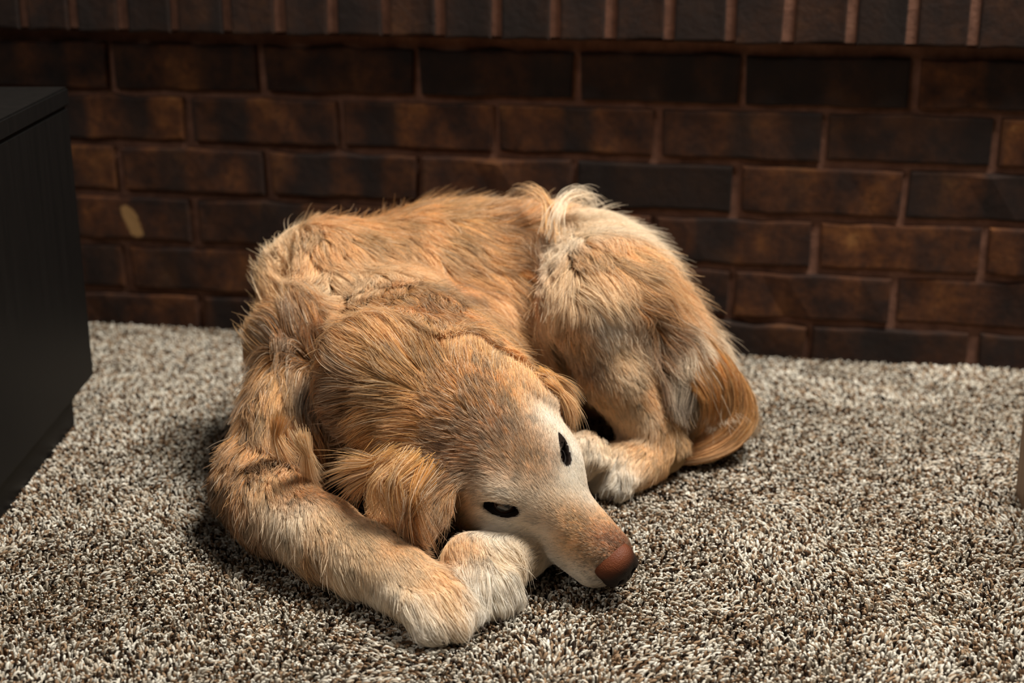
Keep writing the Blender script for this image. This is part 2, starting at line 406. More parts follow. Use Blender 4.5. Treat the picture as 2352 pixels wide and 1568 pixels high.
def sample(F, P):
    "trilinear look-up of a grid F (last axes may hold vectors) at world points P"
    q = np.clip((P-G0)/H, 0, GN-1.001); i = q.astype(int); f = (q-i)
    r = 0
    for a in (0, 1):
        for b in (0, 1):
            for c_ in (0, 1):
                wt = (f[:, 0] if a else 1-f[:, 0])*(f[:, 1] if b else 1-f[:, 1])*(f[:, 2] if c_ else 1-f[:, 2])
                r = r+F[i[:, 0]+a, i[:, 1]+b, i[:, 2]+c_]*wt
    return r
def grad(P, e=.003, F=None):
    F = SDF if F is None else F
    g = np.stack([sample(F, P+np.eye(3)[i]*e)-sample(F, P-np.eye(3)[i]*e) for i in range(3)], 1)
    return g/np.maximum(np.linalg.norm(g, axis=1, keepdims=True), 1e-9)
V, Fq = surface_nets(SDF)
V = V - grad(V)*sample(SDF, V)[:, None]*.6
dog = bpy.data.objects.new('dog', None); link(dog); DOG0 = np.array([.45, -.45, 0.]); dog.location = DOG0
me = bpy.data.meshes.new('body'); me.vertices.add(len(V)); me.vertices.foreach_set('co', (V-DOG0).astype(np.float32).ravel())
me.loops.add(len(Fq)*4); me.loops.foreach_set('vertex_index', Fq.ravel().astype(np.int32))
me.polygons.add(len(Fq)); me.polygons.foreach_set('loop_start', np.arange(0, len(Fq)*4, 4, dtype=np.int32)); me.polygons.foreach_set('use_smooth', [True]*len(Fq))
me.update(calc_edges=True); me.validate()
body = link(bpy.data.objects.new('body', me), dog)
tag(dog, 'golden long haired dog with a whitened face lying curled up on the carpet', 'dog')
# ------------------------------------------------------------------ colours of the coat, some shade painted in
def srgb(r, g, b): return tuple(((c/255+.055)/1.055)**2.4 if c > 10 else c/255/12.92 for c in (r, g, b))
COL = dict(G=srgb(208,160,98), O=srgb(180,126,64), B=srgb(140,94,50), C=srgb(250,218,174), L=srgb(236,190,132), W=srgb(254,247,234), T=srgb(192,148,98), D=srgb(90,60,34), R=srgb(146,82,42), S=srgb(249,230,202), K=srgb(66,46,36))  # B and D also carry painted shade at neck side, elbow and lower chest
# guide hairs: place and run of the coat as the photograph shows them: x, y, dx, dy, length cm, colour, lift, wave
GUIDES = [
# muzzle and face
(1400,1235,-.8,-.5,.35,'R',.10,0),(1370,1240,-.8,-.4,.4,'R',.10,0),(1340,1215,-.75,-.55,.45,'O',.12,0),(1310,1185,-.7,-.6,.5,'G',.12,0),(1390,1190,-.7,-.7,.4,'L',.12,0),(1430,1235,-.7,-.7,.3,'R',.10,0),
(1350,1155,-.7,-.7,.45,'W',.12,0),(1300,1125,-.65,-.75,.5,'W',.12,0),(1280,1150,-.65,-.7,.5,'S',.12,0),(1330,1180,-.7,-.65,.45,'L',.12,0),
(1340,1265,-.9,-.1,.5,'L',.10,0),(1300,1245,-.9,.05,.5,'L',.10,0),(1260,1220,-.9,.0,.55,'W',.12,0),(1230,1245,-.9,.2,.6,'S',.12,0),(1370,1290,-.9,.1,.4,'T',.10,0),
(1330,1310,-.95,.05,.6,'W',.12,0),(1280,1295,-.95,-.05,.7,'W',.15,0),(1368,1325,-.9,.05,.5,'W',.1,0),(1385,1300,-.9,.1,.3,'K',.08,0),(1400,1322,-.9,.05,.3,'K',.08,0),(1270,1180,-.75,-.55,.5,'L',.12,0),(1240,1150,-.7,-.65,.5,'W',.12,0),
(1210,1120,-.6,-.75,.6,'S',.15,0),(1190,1085,-.6,-.75,.7,'T',.15,0),(1215,1085,-.5,-.8,.7,'B',.15,0),(1225,1030,-.35,-.9,.8,'B',.15,0),(1150,1075,-.7,-.55,.8,'T',.15,0),(1250,1100,-.4,-.9,.6,'T',.15,0),(1230,1060,-.35,-.9,.7,'T',.15,0),(1160,1120,-.85,-.35,.6,'W',.15,0),(1130,1125,-.9,-.1,.7,'S',.15,0),
(1265,1010,-.2,-1,.7,'W',.15,0),(1255,970,-.15,-1,.9,'W',.15,0),(1300,1060,-.1,-1,.4,'W',.12,0),(1240,1010,-.25,-.95,.8,'L',.15,0),(1310,1100,-.5,-.8,.4,'W',.12,0),
(1170,1205,-1,.05,.6,'W',.12,0),(1130,1205,-1,.1,.7,'W',.12,0),(1100,1190,-.9,.3,.8,'S',.12,0),(1075,1160,-.7,.6,.9,'L',.12,0),(1060,1210,-.6,.7,.8,'G',.12,0),(1030,1200,-.2,.95,1.0,'O',.14,.05),(1120,1225,-.9,.3,.6,'W',.12,0),
# forehead and crown
(1170,1040,-.55,-.8,.9,'B',.15,0),(1200,1000,-.4,-.9,.9,'B',.15,0),(1150,980,-.5,-.85,1.1,'B',.16,0),(1120,1020,-.8,-.55,1.1,'B',.16,.02),(1100,1080,-.9,-.1,1.0,'B',.15,.02),(1200,940,-.3,-.95,1.1,'G',.16,0),
(1140,900,-.4,-.9,1.4,'O',.16,0),(1220,900,-.25,-.97,1.2,'L',.16,0),(1080,940,-.65,-.75,1.5,'O',.16,.03),(1060,1010,-.92,-.3,1.5,'B',.16,.03),(1040,1060,-.98,.05,1.5,'B',.16,.03),(1060,870,-.5,-.85,1.6,'O',.18,.03),(1100,830,-.2,-.98,1.8,'G',.22,.04),(1170,840,-.15,-1,1.6,'L',.22,.04),
(1010,960,-.85,-.5,1.8,'O',.17,.04),(980,900,-.75,-.6,2.0,'G',.18,.05),(1000,840,-.45,-.9,2.2,'G',.22,.05),(1050,810,-.2,-1,2.2,'L',.25,.06),(1240,870,-.1,-.9,1.4,'L',.2,.03),(1020,1110,-.75,.6,1.4,'T',.15,.04),(1040,1150,-.4,.9,1.1,'B',.15,.03),
# ear lying on the cheek
(900,1050,-.9,.35,2.4,'G',.16,.06),(880,1090,-.7,.65,3.0,'L',.18,.10),(940,1090,-.7,.7,2.6,'G',.16,.07),(930,1150,-.35,.93,3.2,'L',.18,.10),(960,1190,-.05,1,3.2,'G',.16,.08),(990,1230,.1,1,2.2,'O',.15,.06),(860,1130,-.5,.8,3.4,'L',.2,.12),(1000,1130,-.3,.95,2.2,'T',.15,.05),(920,1200,.05,1,3.4,'O',.18,.10),(1000,1180,-.05,1,1.8,'B',.14,.05),
# neck and its folds
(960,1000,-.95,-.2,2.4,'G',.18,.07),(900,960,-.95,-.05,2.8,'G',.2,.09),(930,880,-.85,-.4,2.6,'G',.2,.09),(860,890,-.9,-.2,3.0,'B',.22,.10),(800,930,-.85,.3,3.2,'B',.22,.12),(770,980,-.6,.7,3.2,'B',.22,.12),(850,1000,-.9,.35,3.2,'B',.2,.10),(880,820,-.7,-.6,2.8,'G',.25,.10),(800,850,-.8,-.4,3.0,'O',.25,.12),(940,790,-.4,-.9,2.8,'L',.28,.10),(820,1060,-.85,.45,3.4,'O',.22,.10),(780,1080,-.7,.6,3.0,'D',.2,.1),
# chest and shoulder
(640,620,-.35,-.9,4.0,'C',.42,.16),(712,600,.05,.9,3.0,'L',.28,.16),(620,700,-.45,-.85,4.4,'L',.30,.16),(680,700,-.4,-.85,3.6,'L',.28,.16),(600,800,-.5,-.8,4.4,'G',.36,.16),(680,800,-.5,-.8,3.4,'B',.28,.16),(740,760,-.4,-.85,3.2,'O',.28,.16),(590,880,-.4,.5,3.4,'B',.28,.22),(640,880,-.1,.8,3.4,'G',.28,.24),(720,880,-.2,.7,3.2,'D',.24,.2),(620,960,.05,1,3.4,'L',.26,.24),(580,960,-.2,1,3.2,'O',.26,.22),(680,980,.15,1,3.6,'O',.24,.22),(690,1040,.2,1,4.2,'L',.22,.18),(720,1020,.15,1,3.6,'D',.2,.16),(640,1040,.2,1,3.4,'O',.2,.18),
(760,560,.5,.5,3.2,'L',.24,.16),(820,540,.85,.3,3.4,'G',.22,.14),(720,640,.15,.95,3.2,'C',.26,.20),(780,640,.35,.9,3.4,'C',.26,.20),(840,620,.6,.75,3.4,'C',.26,.18),(900,600,.75,.6,3.6,'L',.24,.16),(820,720,.25,.95,3.0,'L',.26,.16),(900,690,.35,.9,3.0,'G',.26,.16),(960,700,.4,.85,3.2,'O',.24,.16),(1000,760,.4,.7,3.0,'G',.24,.14),(1000,650,.6,.75,3.6,'O',.24,.16),
# back and ribs
(900,520,.95,.2,3.6,'G',.2,.12),(1000,500,.98,.12,3.8,'G',.2,.12),(1100,500,1,.05,3.8,'O',.18,.12),(1180,510,1,0,3.8,'O',.18,.12),(980,570,.85,.5,4.2,'L',.22,.14),(1060,580,.85,.45,4.4,'G',.2,.14),(1150,580,.95,.3,4.2,'O',.18,.12),(1080,660,.72,.68,4.6,'L',.22,.14),(1160,660,.8,.55,4.6,'G',.2,.14),(1200,620,.8,.4,4.2,'O',.18,.12),(1120,740,.6,.8,4.4,'G',.22,.15),(1190,740,.65,.75,4.6,'L',.22,.15),(1210,820,.4,.9,4.2,'L',.22,.16),(1140,800,.5,.85,3.6,'G',.2,.14),(1250,860,.2,.95,4.0,'T',.2,.16),(1280,900,.1,1,3.5,'S',.2,.16),
# haunch
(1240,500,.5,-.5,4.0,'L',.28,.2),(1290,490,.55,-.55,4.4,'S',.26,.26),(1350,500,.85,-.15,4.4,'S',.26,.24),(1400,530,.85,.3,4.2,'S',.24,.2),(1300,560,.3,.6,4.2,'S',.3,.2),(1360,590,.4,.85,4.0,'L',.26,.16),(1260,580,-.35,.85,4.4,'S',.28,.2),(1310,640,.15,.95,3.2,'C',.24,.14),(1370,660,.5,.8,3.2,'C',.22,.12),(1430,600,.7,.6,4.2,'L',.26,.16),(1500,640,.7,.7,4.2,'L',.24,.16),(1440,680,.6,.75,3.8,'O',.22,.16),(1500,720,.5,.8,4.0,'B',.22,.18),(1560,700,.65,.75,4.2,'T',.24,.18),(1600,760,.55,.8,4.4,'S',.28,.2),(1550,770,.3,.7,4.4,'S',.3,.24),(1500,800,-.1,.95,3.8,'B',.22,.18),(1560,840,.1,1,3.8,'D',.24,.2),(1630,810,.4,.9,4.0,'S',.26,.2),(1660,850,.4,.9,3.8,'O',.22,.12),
# shin, hock and hind paws
(1380,740,.35,.93,1.6,'W',.18,.08),(1340,760,.3,.93,2.0,'G',.18,.12),(1410,810,.4,.9,1.5,'C',.16,.06),(1370,830,.45,.9,1.8,'B',.18,.10),(1440,880,.5,.85,1.5,'S',.16,.05),(1400,900,.45,.9,1.5,'L',.16,.06),(1480,900,.5,.85,1.8,'L',.18,.08),(1480,960,.5,.85,1.3,'S',.15,.04),(1520,960,.3,.95,1.8,'G',.18,.08),(1440,950,.3,.9,1.3,'C',.15,.04),(1530,1010,-.3,.9,1.5,'L',.16,.06),(1470,1020,-.6,.7,1.3,'L',.15,.05),(1430,1030,-.6,.7,1.5,'C',.15,.05),(1400,1060,-.2,.95,2.0,'W',.18,.08),(1370,1090,-.15,1,2.0,'W',.18,.08),(1430,1090,-.1,1,2.0,'W',.18,.08),(1340,1060,-.3,.9,1.6,'S',.16,.06),
(1320,950,-.4,.6,1.3,'S',.18,.06),(1360,940,.2,.8,1.2,'C',.16,.06),(1390,970,.2,.8,1.0,'L',.14,.05),
# near foreleg
(500,1080,-.5,.6,2.8,'B',.26,.14),(480,1140,-.5,.7,2.6,'D',.24,.14),(540,1040,-.3,.5,2.6,'O',.26,.14),(560,1100,.1,.95,2.4,'O',.2,.1),(540,1180,.1,.95,2.4,'B',.2,.12),(620,1110,.15,.98,2.0,'L',.18,.08),(620,1170,.1,1,2.2,'S',.2,.1),(600,1220,.1,1,2.4,'B',.2,.12),(680,1130,.6,.75,1.1,'O',.14,.05),(680,1190,.15,.98,1.8,'S',.16,.08),(750,1140,.8,.55,.9,'O',.12,.04),(740,1200,.45,.9,1.2,'C',.14,.05),(720,1260,.2,.98,3.0,'T',.2,.12),(820,1170,.75,.65,.8,'L',.12,.03),(800,1230,.5,.85,1.0,'C',.12,.03),(770,1290,.25,.97,2.8,'S',.2,.12),(860,1240,.6,.8,.8,'C',.12,.02),(850,1300,.35,.93,1.0,'C',.12,.03),(900,1260,.6,.75,.8,'L',.12,.02),
(900,1320,.5,.85,1.1,'S',.14,.04),(870,1370,.3,.95,1.6,'W',.16,.06),(950,1330,.6,.75,1.6,'C',.15,.06),(950,1390,.35,.93,3.4,'W',.20,.12),(1010,1370,.6,.75,3.0,'C',.19,.10),(1050,1410,.55,.8,3.2,'W',.20,.12),(990,1440,.3,.93,2.8,'W',.16,.12),(900,1400,.25,.95,2.6,'S',.18,.10),(1010,1320,.85,.5,1.4,'L',.14,.05),
# folded paw
(1030,1260,-.1,.9,1.4,'L',.14,.04),(1080,1245,.2,.9,1.4,'L',.14,.04),(1060,1310,.2,.98,2.2,'W',.17,.08),(1110,1330,.25,.96,3.0,'W',.17,.08),(1130,1270,.5,.85,2.2,'S',.16,.08),(1150,1370,.3,.95,2.8,'W',.16,.08),(1170,1270,.8,.55,3.0,'S',.16,.08),(1170,1320,.6,.75,3.0,'W',.16,.08),(1090,1370,.2,.97,2.0,'W',.16,.08),
]
# the crown and nape are sleek: longer hair lying flatter
GUIDES = [(x, y, dx, dy, L*1.35, c, lf*.72, wv) if (.65 < L < 3.1 and x > 800 and 780 < y < 1130 and x < 1262) else (x, y, dx, dy, L, c, lf, wv) for (x, y, dx, dy, L, c, lf, wv) in GUIDES]
def bvh_of(V, F):
    return BVHTree.FromPolygons([tuple(v) for v in V.tolist()], [tuple(f) for f in F.tolist()])
SDFC = BODY.copy()
for e_, _ in EARS:
    wn_ = e_ < .06; SDFC[wn_] = smin(SDFC[wn_], e_[wn_], .010)
_V, _F = surface_nets(SDFC); tree = bvh_of(_V, _F)
def sgradc(P): return grad(P, F=SDFC)
gP, gD, gL, gC, gLift, gWave, gN = [], [], [], [], [], [], []
missed = []
for (x, y, dx, dy, Lc, c, lift, wave) in GUIDES:
    d = ray(x, y); d /= np.linalg.norm(d)
    hit, nrm, idx_, dist = tree.ray_cast(Vector(CAM), Vector(d))
    if hit is None:                                      # the fur reaches past the skin here: take the nearest skin
        p0 = CAM + d*1.4
        best = None
        for tt in np.linspace(1.05, 1.75, 25):
            h_, n_, i_, dd = tree.find_nearest(Vector(CAM+d*tt))
            if best is None or dd < best[0]: best = (dd, h_, n_)
        hit, nrm = best[1], best[2]; missed.append((x, y, round(best[0], 3)))
    hit = np.array(hit); nrm = sgradc(hit[None])[0]
    img = RT*dx - UP*dy
    den = d@nrm
    k = -(img@nrm)/(den if abs(den) > .35 else -.35)
    t = img+np.clip(k, -1.2, 1.2)*d; t -= nrm*(t@nrm); t /= np.linalg.norm(t)+1e-9
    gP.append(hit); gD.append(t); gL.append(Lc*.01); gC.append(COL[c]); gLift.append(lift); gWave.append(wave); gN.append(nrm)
gP, gD, gL, gC, gLift, gWave, gN = map(np.array, (gP, gD, gL, gC, gLift, gWave, gN))
# fields on a coarse lattice of the dog's skin
def field(P, N, sig=.009):
    out = np.zeros((len(P), 9)); 
    for s in range(0, len(P), 20000):
        p, n = P[s:s+20000], N[s:s+20000]
        d2 = ((p[:, None]-gP[None])**2).sum(2); dm = d2.min(1, keepdims=True)
        nn = np.clip((n@gN.T+.35)/1.35, .02, 1)
        wt = np.exp(-(d2-dm)/(2*(sig**2+dm*.45)))*nn**2
        wt /= wt.sum(1, keepdims=True)
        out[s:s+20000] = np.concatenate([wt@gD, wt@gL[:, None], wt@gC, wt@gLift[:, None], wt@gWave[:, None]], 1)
    return out
G2 = 3                                                    # lattice step of the fields, in cells of the distance grid
ii = [np.arange(0, n, G2) for n in GN]
LX_, LY_, LZ_ = np.meshgrid(*[G0[k]+H*ii[k] for k in range(3)], indexing='ij')
LP = np.stack([LX_.ravel(), LY_.ravel(), LZ_.ravel()], 1); sd_ = SDFC[np.ix_(*ii)].ravel(); near = np.abs(sd_) < .06
FLD = np.zeros((len(LP), 9)); FLD[near] = field(LP[near], grad(LP[near], .006, SDFC))
LS = tuple(len(i) for i in ii); FLD = FLD.reshape(LS+(9,)).astype(np.float32)
def samp(F, P, g0, h):
    n = np.array(F.shape[:3]); q = np.clip((P-g0)/h, 0, n-1.001); i = q.astype(int); f = q-i; r = 0
    for a in (0, 1):
        for b in (0, 1):
            for c_ in (0, 1):
                wt = (f[:, 0] if a else 1-f[:, 0])*(f[:, 1] if b else 1-f[:, 1])*(f[:, 2] if c_ else 1-f[:, 2])
                v = F[i[:, 0]+a, i[:, 1]+b, i[:, 2]+c_]
                r = r+(v*wt[:, None] if v.ndim > 1 else v*wt)
    return r
def fld(P): return samp(FLD, P, G0, H*G2)
def sdc(P): return samp(SDFC, P, G0, H)
def gradc(P, e=.003):
    g = np.stack([sdc(P+np.eye(3)[i]*e)-sdc(P-np.eye(3)[i]*e) for i in range(3)], 1)
    return g/np.maximum(np.linalg.norm(g, axis=1, keepdims=True), 1e-9)
def unit(v): return v/np.maximum(np.linalg.norm(v, axis=1, keepdims=True), 1e-9)
_ng = [rng.normal(size=(24, 24, 24, 3)).astype(np.float32) for _ in range(3)]
def vnoise(P, scale, which=0):
    "smooth vector noise"
    q = P/scale; i = np.floor(q).astype(int); f = q-i; f = f*f*(3-2*f); G = _ng[which]; r = 0
    for a in (0, 1):
        for b in (0, 1):
            for c_ in (0, 1):
                wt = (f[:, 0] if a else 1-f[:, 0])*(f[:, 1] if b else 1-f[:, 1])*(f[:, 2] if c_ else 1-f[:, 2])
                r = r+G[(i[:, 0]+a) % 24, (i[:, 1]+b) % 24, (i[:, 2]+c_) % 24]*wt[:, None]
    return r
def scatter(V, F, n, weight=None):
    "n points spread over a quad mesh by area"
    a, b, c, d = V[F[:, 0]], V[F[:, 1]], V[F[:, 2]], V[F[:, 3]]
    ar = .5*np.linalg.norm(np.cross(c-a, d-b), axis=1)
    if weight is not None: ar = ar*weight
    f = rng.choice(len(F), n, p=ar/ar.sum()); u, v = rng.random((n, 1)), rng.random((n, 1))
    return (a[f]*(1-u)*(1-v)+b[f]*u*(1-v)+c[f]*u*v+d[f]*(1-u)*v)
def grow(P, NPT, dirf=None, lenf=1.0):
    "let hairs grow over the skin along the field; returns points (n, NPT, 3) and the field at the roots"
    f0 = fld(P) if dirf is None else dirf(P)
    L = f0[:, 3]*lenf; lift = f0[:, 7]; wave = f0[:, 8]
    L = L*np.where(L > .028, 1.32, 1); step = L/(NPT-1); X = P.copy(); pts = [X.copy()]
    n0 = gradc(P)
    for s in range(1, NPT):
        t = s/(NPT-1)
        f = fld(X) if dirf is None else dirf(X)
        n = gradc(X); d = unit(f[:, :3])
        d = d+vnoise(X, .030, 0)*wave[:, None]*1.5+vnoise(X, .011, 1)*wave[:, None]*.55
        d = unit(d-n*(d*n).sum(1, keepdims=True))
        hgt = sdc(X); want = .0006+L*lift*(1-(1-t)**1.8)*1.1
        v = unit(d+n*np.clip((want-hgt)/np.maximum(step, 1e-5), -.7, 1.1)[:, None])
        v[:, 2] -= .10*t*np.clip(L/.04, 0, 1); v = unit(v)
        X = X+v*step[:, None]
        X[:, 2] = np.maximum(X[:, 2], .001)
        pts.append(X.copy())
    return np.stack(pts, 1), f0
def near_ids(P, C):
    kd = kdtree.KDTree(len(C))
    for i, c in enumerate(C.tolist()): kd.insert(c, i)
    kd.balance(); return np.array([kd.find(p)[1] for p in P.tolist()])
def hair_obj(name, pts, rad, cols, mat, parent, origin, tip=.25):
    n, m, _ = pts.shape
    hc = bpy.data.hair_curves.new(name); hc.add_curves([m]*n)
    hc.position_data.foreach_set('vector', (pts-origin).astype(np.float32).ravel())
    t = np.linspace(0, 1, m); prof = np.where(t < .5, 1, 1-(1-tip)*((t-.5)/.5)**1.5)
    r = hc.attributes.get('radius') or hc.attributes.new('radius', 'FLOAT', 'POINT'); r.data.foreach_set('value', (rad[:, None]*prof[None]).astype(np.float32).ravel())
    c = hc.attributes.new('tint', 'FLOAT_COLOR', 'CURVE'); c.data.foreach_set('color', np.concatenate([cols, np.ones((n, 1))], 1).astype(np.float32).ravel())
    hc.materials.append(mat); o = bpy.data.objects.new(name, hc); link(o, parent); return o
def fur_mat():
    M = Mat('fur'); a = M.n('ShaderNodeAttribute'); a.attribute_name = 'tint'
    hi = M.n('ShaderNodeHairInfo')
    c = mixc(M, mathn(M, 'MULTIPLY', hi.outputs['Intercept'], .22), a.outputs['Color'], (.95, .82, .66))
    M.l(c, M.b.inputs['Base Color']); M.b.inputs['Roughness'].default_value = .5; M.b.inputs['Specular IOR Level'].default_value = .22; M.l(c, M.b.inputs['Specular Tint'])
    tr = M.n('ShaderNodeBsdfTranslucent'); M.l(c, tr.inputs[0]); mx = M.n('ShaderNodeMixShader'); mx.inputs[0].default_value = .22
    M.l(M.b.outputs[0], mx.inputs[1]); M.l(tr.outputs[0], mx.inputs[2]); M.l(mx.outputs[0], M.t.nodes['Material Output'].inputs['Surface']); return M.m
m_fur = fur_mat()
# the skin under the coat takes the coat's own colour, darkened to paint in shade among the hairs
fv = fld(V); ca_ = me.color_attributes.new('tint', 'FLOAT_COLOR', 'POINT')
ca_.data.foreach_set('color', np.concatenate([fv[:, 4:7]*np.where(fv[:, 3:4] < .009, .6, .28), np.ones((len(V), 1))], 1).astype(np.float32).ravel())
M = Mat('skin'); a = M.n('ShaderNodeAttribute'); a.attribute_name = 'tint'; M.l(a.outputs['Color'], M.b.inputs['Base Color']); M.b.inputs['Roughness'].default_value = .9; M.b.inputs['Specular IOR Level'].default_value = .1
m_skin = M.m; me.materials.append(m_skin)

def make_coat(P, NPT, name, parent, rad, dens_big, dens_fine, clump=.75, dirf=None, lenj=.25):
    n = len(P)
    C1 = P[rng.choice(n, max(8, n//dens_big), replace=False)]; C2 = P[rng.choice(n, max(8, n//dens_fine), replace=False)]
    g1, _ = grow(C1, NPT, dirf, 1.06); g2, _ = grow(C2, NPT, dirf, 1.0)
    i21 = near_ids(C2, C1); t = np.linspace(0, 1, NPT)[None, :, None]
    f2 = fld(C2) if dirf is None else dirf(C2)
    k2 = np.clip(f2[:, 3]/.03, .25, 1)[:, None, None]
    g2 = g2+(g1[i21]-g2)*(t**1.6)*.50*k2                  # locks gather into bigger locks
    g2 += rng.normal(0, 1, (len(C2), 1, 3))*t**1.5*.035*f2[:, 3][:, None, None]
    p, f0 = grow(P, NPT, dirf, rng.uniform(1-lenj, 1.05, n))
    i2 = near_ids(P, C2)
    k = (clump*np.clip(f0[:, 3]/.02, .35, 1)*np.clip(rng.normal(1, .2, n), .3, 1.15))[:, None, None]
    p = p+(g2[i2]-p)*(t**1.3)*k
    p += rng.normal(0, 1, (n, 1, 3))*t**2*(.05*f0[:, 3])[:, None, None]
    fly = (rng.random(n) < .05)[:, None, None]*np.clip(f0[:, 3]/.02, .2, 1)[:, None, None]     # stray hairs stand off the locks
    p += fly*t**1.5*(gradc(P)[:, None]*rng.uniform(.05, .28, (n, 1, 1))+rng.normal(0, .12, (n, 1, 3)))*f0[:, 3][:, None, None]
    p[..., 2] = np.maximum(p[..., 2], .0008)
    br = np.exp(rng.normal(0, .38, n)+rng.normal(0, .26, len(C2))[i2]+rng.normal(0, .22, len(C1))[i21[i2]])*.94
    warm = rng.normal(0, .05, len(C2))[i2]
    bad = near_eye(p.reshape(-1, 3), .0165, .0080).reshape(n, NPT).any(1) | near_nose(p.reshape(-1, 3)).reshape(n, NPT).any(1)
    lum_ = f0[:, 4:7].max(1)**.8; br = br**(1-.35*lum_)*(1+.05*lum_)
    pale = (rng.random(n) < .13)[:, None]*.6; basec = f0[:, 4:7]*(1-pale)+np.array(COL['S'])*pale
    cols = basec*br[:, None]; sat = (1.04+warm)[:, None]
    cols = cols**sat; cols = np.clip(cols*np.minimum(1, .9/cols.max(1, keepdims=True)), .008, .9)
    rr = rad*np.clip(f0[:, 3]/.02, .62, 1.15)*rng.uniform(.75, 1.2, n)
    ok = ~bad; return hair_obj(name, p[ok], rr[ok], cols[ok], m_fur, parent, DOG0)

tri_c = V[Fq].mean(1); tn = grad(tri_c); tl = fld(tri_c)[:, 3]
view = unit(CAM-tri_c); facing = (tn*view).sum(1)
wgt = np.where(facing > -.35, 1.0, .25)*np.where(tri_c[:, 2] < .004, .15, 1)
wgt *= np.clip((.02/np.clip(tl, .004, 1))**.9, .55, 2.6)      # short hair stands denser
wgt *= np.where(np.linalg.norm(tri_c-mid, axis=1) < .13, 1.3, 1)
earmin = np.minimum(sample(EARS[0][0], tri_c), sample(EARS[1][0], tri_c)); wgt[earmin < -.001] = 0

def in_head(P): return (P-mid)@HR
def near_eye(P, wa=.0180, wb=.0092):
    h_ = in_head(P); m = np.zeros(len(P), bool)
    for s in (-1, 1):
        n_, a_, b_ = eye_axes(s); q = h_-EYE_P[s]
        m |= ((q@a_/wa)**2+(q@b_/wb)**2 < 1) & (np.abs(q@n_) < .02)
    return m
def near_nose(P):
    h_ = in_head(P); return (np.linalg.norm((h_-np.array([.099,0,-.036]))/np.array([.0165,.0195,.0150]), axis=1) < 1)
wgt[near_nose(tri_c)] = 0
def near_tail(P): return (P[:, 0] > .655) & (P[:, 1] < -.335) & (P[:, 2] < .035) | (P[:, 0] > .690) & (P[:, 2] < .055)
rim = near_eye(V, .0200, .0098); sk_ = np.concatenate([fv[:, 4:7]*np.where(fv[:, 3:4] < .009, .6, .28), np.ones((len(V), 1))], 1); sk_[rim, :3] = (.012, .007, .005)
me.color_attributes['tint'].data.foreach_set('color', sk_.astype(np.float32).ravel())      # dark rims round the eyes
NF = 520000
P = scatter(V, Fq, NF, wgt); P = P[~(near_eye(P) | near_nose(P) | near_tail(P))]
Lr = fld(P)[:, 3]
short = Lr < .0125
make_coat(P[short], 5, 'coat', body, .00014, 200, 9, .38)
make_coat(P[~short], 9, 'coat', body, .00017, 500, 24, .62)
# ears
for (S_, d_), lab, colr in ((EARS[0], None, 'O'), (EARS[1], None, 'L')):
    v, f = surface_nets(S_)
    e = bpy.data.meshes.new('ear'); e.from_pydata((v-DOG0).tolist(), [], f.tolist()); e.materials.append(m_skin); e.polygons.foreach_set('use_smooth', [True]*len(f))
    ca_ = e.color_attributes.new('tint', 'FLOAT_COLOR', 'POINT'); ca_.data.foreach_set('color', np.tile([*[q*.25 for q in COL['O']], 1], (len(v), 1)).astype(np.float32).ravel())  # ear skin likewise darkened to paint in shade under the fur
    eo = link(bpy.data.objects.new('ear', e), dog)
    make_coat(scatter(v, f, 42000 if colr == 'O' else 12000), 9, 'fur', eo, .00016, 400, 20, .6, None, .4)

# ------------------------------------------------------------------ tail plume, loose locks
def spline(C, t):
    "Catmull-Rom through control points (k, 3) at parameters t in 0..1"
    C = np.array(C, float); C = np.vstack([2*C[0]-C[1], C, 2*C[-1]-C[-2]]); k = len(C)-3
    u = np.clip(t*k, 0, k-1e-6); i = u.astype(int); f = (u-i)[..., None]
    p0, p1, p2, p3 = C[i], C[i+1], C[i+2], C[i+3]
    return .5*((2*p1)+(-p0+p2)*f+(2*p0-5*p1+4*p2-p3)*f*f+(-p0+3*p1-3*p2+p3)*f**3)
outer = [at(1585,800,.125), at(1662,838,.105), at(1718,898,.078), at(1733,970,.046), at(1692,1028,.022), at(1612,1060,.011), at(1520,1066,.004)]
inner = [at(1545,860,.110), at(1585,890,.098), at(1612,930,.078), at(1608,968,.054), at(1588,1004,.032), at(1555,1034,.014), at(1510,1056,.005)]
nT, mT = 16000, 14
lock = rng.integers(0, 240, nT); ls = rng.random(240); lh = rng.random(240); lt0 = rng.random(240)**1.5*.45; ll = rng.uniform(.55, .85, 240)
sN = np.clip(ls[lock]+rng.normal(0, .018, nT), 0, 1); t0 = np.clip(lt0[lock]+rng.normal(0, .03, nT), 0, .5); t1 = np.clip(t0+ll[lock]+rng.normal(0, .05, nT), 0, 1)
tt = t0[:, None]+(t1-t0)[:, None]*np.linspace(0, 1, mT)[None]
PO, PI_ = spline(outer, tt), spline(inner, tt)
wob = .03*np.sin(tt*9+rng.random(240)[lock][:, None]*6.3)
pt = PI_+(PO-PI_)*np.clip(sN[:, None]+wob, 0, 1)[..., None]
dome = np.sin(np.pi*np.clip(sN, .03, .97))[:, None]*.040*(1-tt*.75)
pt[..., 2] += dome*(.25+.75*lh[lock][:, None]) + rng.normal(0, .0012, (nT, 1))
pt[..., 2] = np.maximum(pt[..., 2], .002)
pt[..., :2] += rng.normal(0, .0012, (nT, 1, 2))
br = np.exp(rng.normal(0, .25, nT)+rng.normal(0, .34, 240)[lock])
mixg = rng.random(240)[lock][:, None]
cT = (np.array(COL['O'])*(1-mixg*.6)+np.array(COL['L'])*mixg*.6)*br[:, None]*1.1
cT = cT*np.minimum(1, .85/cT.max(1, keepdims=True))
tp = hair_obj('tail_plume', pt, np.full(nT, .00019), np.clip(cT, .01, .9), m_fur, dog, DOG0)
